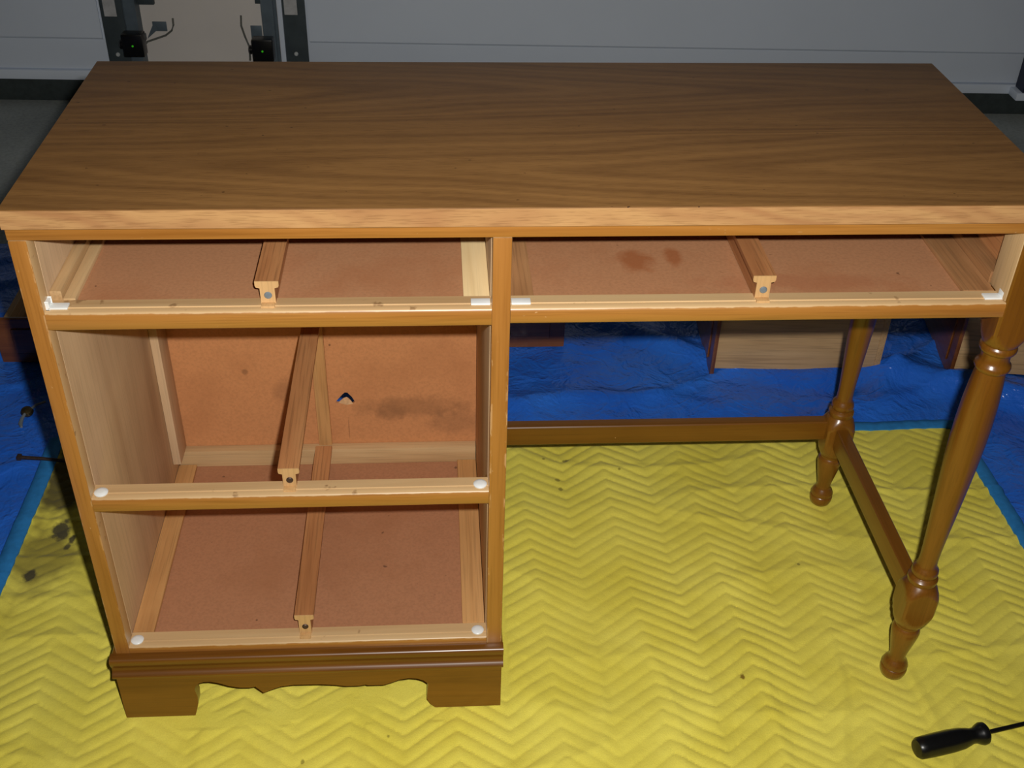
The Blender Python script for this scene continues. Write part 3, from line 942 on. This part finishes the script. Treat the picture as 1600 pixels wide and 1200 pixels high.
# stretchers
def stretcher_bar(x0, x1, y0, y1, z0, z1, m):
    b = B(); box(b, x0, x1, y0, y1, z0, z1, .004, 3)
    obj('stretcher', b, m, desk)
stretcher_bar(-0.0375, LX - .0150, 0.3860, 0.4060, 0.142, 0.178, M_BASE['x'])
stretcher_bar(LX - .0098, LX + .0098, 0.0420, 0.3800, 0.134, 0.172, M_BASE['y'])

# ------------------------------------------------------------------ drawers set aside on the tarp
def drawer(label, w, d, h, loc, rz, group=None, first=None):
    """Local frame: front faces -y, width along x, depth along +y, base at z=0."""
    r = empty('drawer', loc, label, 'drawer', group or 'desk drawers set aside on the tarp', rz)
    ORG[r.name] = (0, 0, 0)
    fh = h + 0.012
    b = B()
    box(b, -w / 2 - .009, w / 2 + .009, 0.0, 0.009, 0.0, fh, 0.0035, 2)                       # lipped face
    box(b, -w / 2 + .018, w / 2 - .018, .0092, .017, .012, fh - .014, .0008)
    f = obj('drawer_front', b, M_DFRONT, r)
    b = B()
    # raised field moulding around the face
    e = 0.022
    prism(b, [(-w / 2 + e, e), (w / 2 - e, e), (w / 2 - e, fh - e), (-w / 2 + e, fh - e)], 'y', -0.0035, 0.0005, 0.003, 2)
    obj('raised_field', b, M_DFRONT, f)
    t = .0125
    for s in (-1, 1):
        xs = s * (w / 2 - .004)
        b = B(); box(b, min(xs, xs - s * t), max(xs, xs - s * t), .0093, d, .009, h, .001)
        obj('drawer_side', b, M_DSIDEY, r)
    b = B(); box(b, -w / 2 + .004, w / 2 - .004, d, d + .012, .009, h - .002, .001)
    obj('drawer_back', b, M_DSIDE, r)
    b = B(); box(b, -w / 2 + t + .0045, w / 2 - t - .0045, .0212, d - .0005, .018, .022, 0)
    obj('drawer_bottom', b, M_HARD, r)
    for s in (-1, 1):
        b = B()
        lathe(b, [(.0085, 0), (.009, .0015), (.006, .003), (.0045, .008), (.0045, .012), (.0095, .016), (.0115, .021), (.009, .026), (.003, .028)], 0, 0, 18, (0, -1, 0), (s * w * .25, -.0033, fh / 2))
        obj('knob', b, M_BRASS, f)
    return r
M_DSIDEY = wood('drawer_side_wood_deep', srgb(218, 182, 134), srgb(206, 168, 120), srgb(178, 138, 94), 'y', 0.55, 0.35, 0, 0.22)
TZ = FLOOR_Z + 0.010
# two small drawers lying with their fronts to the camera
drawer('shallow dark fronted drawer on the tarp left of the desk, at the photo edge', 0.455, 0.34, 0.088, (-0.7300, 0.868, TZ), 0.0)
drawer('shallow dark fronted drawer on the tarp seen right beside the desk cabinet', 0.455, 0.34, 0.088, (-0.0970, 0.897, TZ), 0.0)
# two deep drawers with their fronts turned to the left, bare sides to the camera
def deep(label, corner, ang):
    # corner = front/near corner on the floor; local +y (depth) points along ang, local -x side faces the camera
    w, d, h = 0.455, 0.325, 0.225
    rz = ang - math.pi / 2
    R = Matrix.Rotation(rz, 3, 'Z')
    off = R @ Vector((w / 2, -0.0, 0))
    return drawer(label, w, d, h, (corner[0] + off.x if False else corner[0] - (R @ Vector((w / 2, 0, 0))).x, corner[1] - (R @ Vector((w / 2, 0, 0))).y, TZ), rz)
deep('deep drawer with bare pale side on the tarp behind the rear right leg', (0.418, 0.797), math.radians(-3.4))
deep('deep drawer on the tarp at the right edge behind the front right leg', (0.895, 0.779), math.radians(-8.0))

# ------------------------------------------------------------------ loose things
# screwdriver, bottom right corner
H0 = Vector((0.5085, -0.1120, 0.0150)); H1 = Vector((0.6150, -0.0895, 0.0145))
ax = (H1 - H0).normalized()
sd = empty('screwdriver', (0.53, -0.107, 0.0), 'black handled screwdriver lying on the yellow blanket in front', 'screwdriver')
L = (H1 - H0).length
b = B()
prof = [(.0050, 0.0), (.0105, .0010), (.0128, .0045), (.0136, .012), (.0140, .030), (.0140, .052), (.0130, .068), (.0108, .078), (.0092, .084), (.0095, .090), (.0122, .0955), (.0136, .0995), (.0132, .1040), (.0095, .1075), (.0050, .1088)]
lathe(b, [(r * 1.12, h) for r, h in prof], 0, 0, 24, ax, H0)
# shallow flutes along the grip
for v in b.verts:
    p = v.co - H0; t = p.dot(ax)
    if .010 < t < .07:
        rad = p - ax * t
        U = ax.orthogonal().normalized(); V = ax.cross(U)
        a = math.atan2(rad.dot(V), rad.dot(U))
        v.co = H0 + ax * t + rad * (1 - .05 * (0.5 + 0.5 * math.cos(6 * a)))
obj('handle', b, M_BLACKPL, sd, 40)
b = B()
Q = H0 + ax * .1080
end = Q + ax * 0.125
lathe(b, [(.0031, 0), (.0031, .108), (.0040, .116), (.0036, .124)], 0, 0, 14, (end - Q), Q)
obj('shaft', b, M_DARKMETAL, sd, 40)

# brass drawer pull on the tarp left of the desk
px, py = -0.8666, 0.6957
pz = tarp_h(px, py)
r = empty('drawer_pull', (px, py, pz), 'small tarnished brass drawer pull lying on the tarp left of the desk', 'handle')
b = B(); lathe(b, [(.003, -.001), (.010, .001), (.0115, .005), (.0095, .010), (.004, .013)], 0, 0, 18, (0.1, -0.25, 1), (px - .004, py, pz + .003))
obj('rosette', b, M_BRASS, r)
b = B(); tube(b, [(px - .002, py - .004, pz + .010), (px + .010, py + .012, pz + .013), (px + .022, py + .026, pz + .010)], .0024, 8)
obj('post', b, M_STEEL, r)
b = B(); tube(b, [(px - .004, py - .006, pz + .010), (px - .007, py - .022, pz + .0075), (px - .006, py - .036, pz + .006), (px - .002, py - .044, pz + .005)], [.0024, .0034, .004, .0022], 8)
obj('drop_handle', b, M_STEEL, r)
# thin metal rod crossing the blue binding
rz0 = 0.0062
b = B(); tube(b, [(-0.838, 0.549, rz0), (-0.80, 0.5445, rz0), (-0.735, 0.532, rz0)], [.0035, .003, .003], 10)
box(b, -0.844, -0.837, 0.544, 0.555, rz0 - .0035, rz0 + .004, .001)
tag(obj('metal_rod', b, M_RUST), 'thin dull metal rod lying across the blue edge tape left of the desk', 'rod')
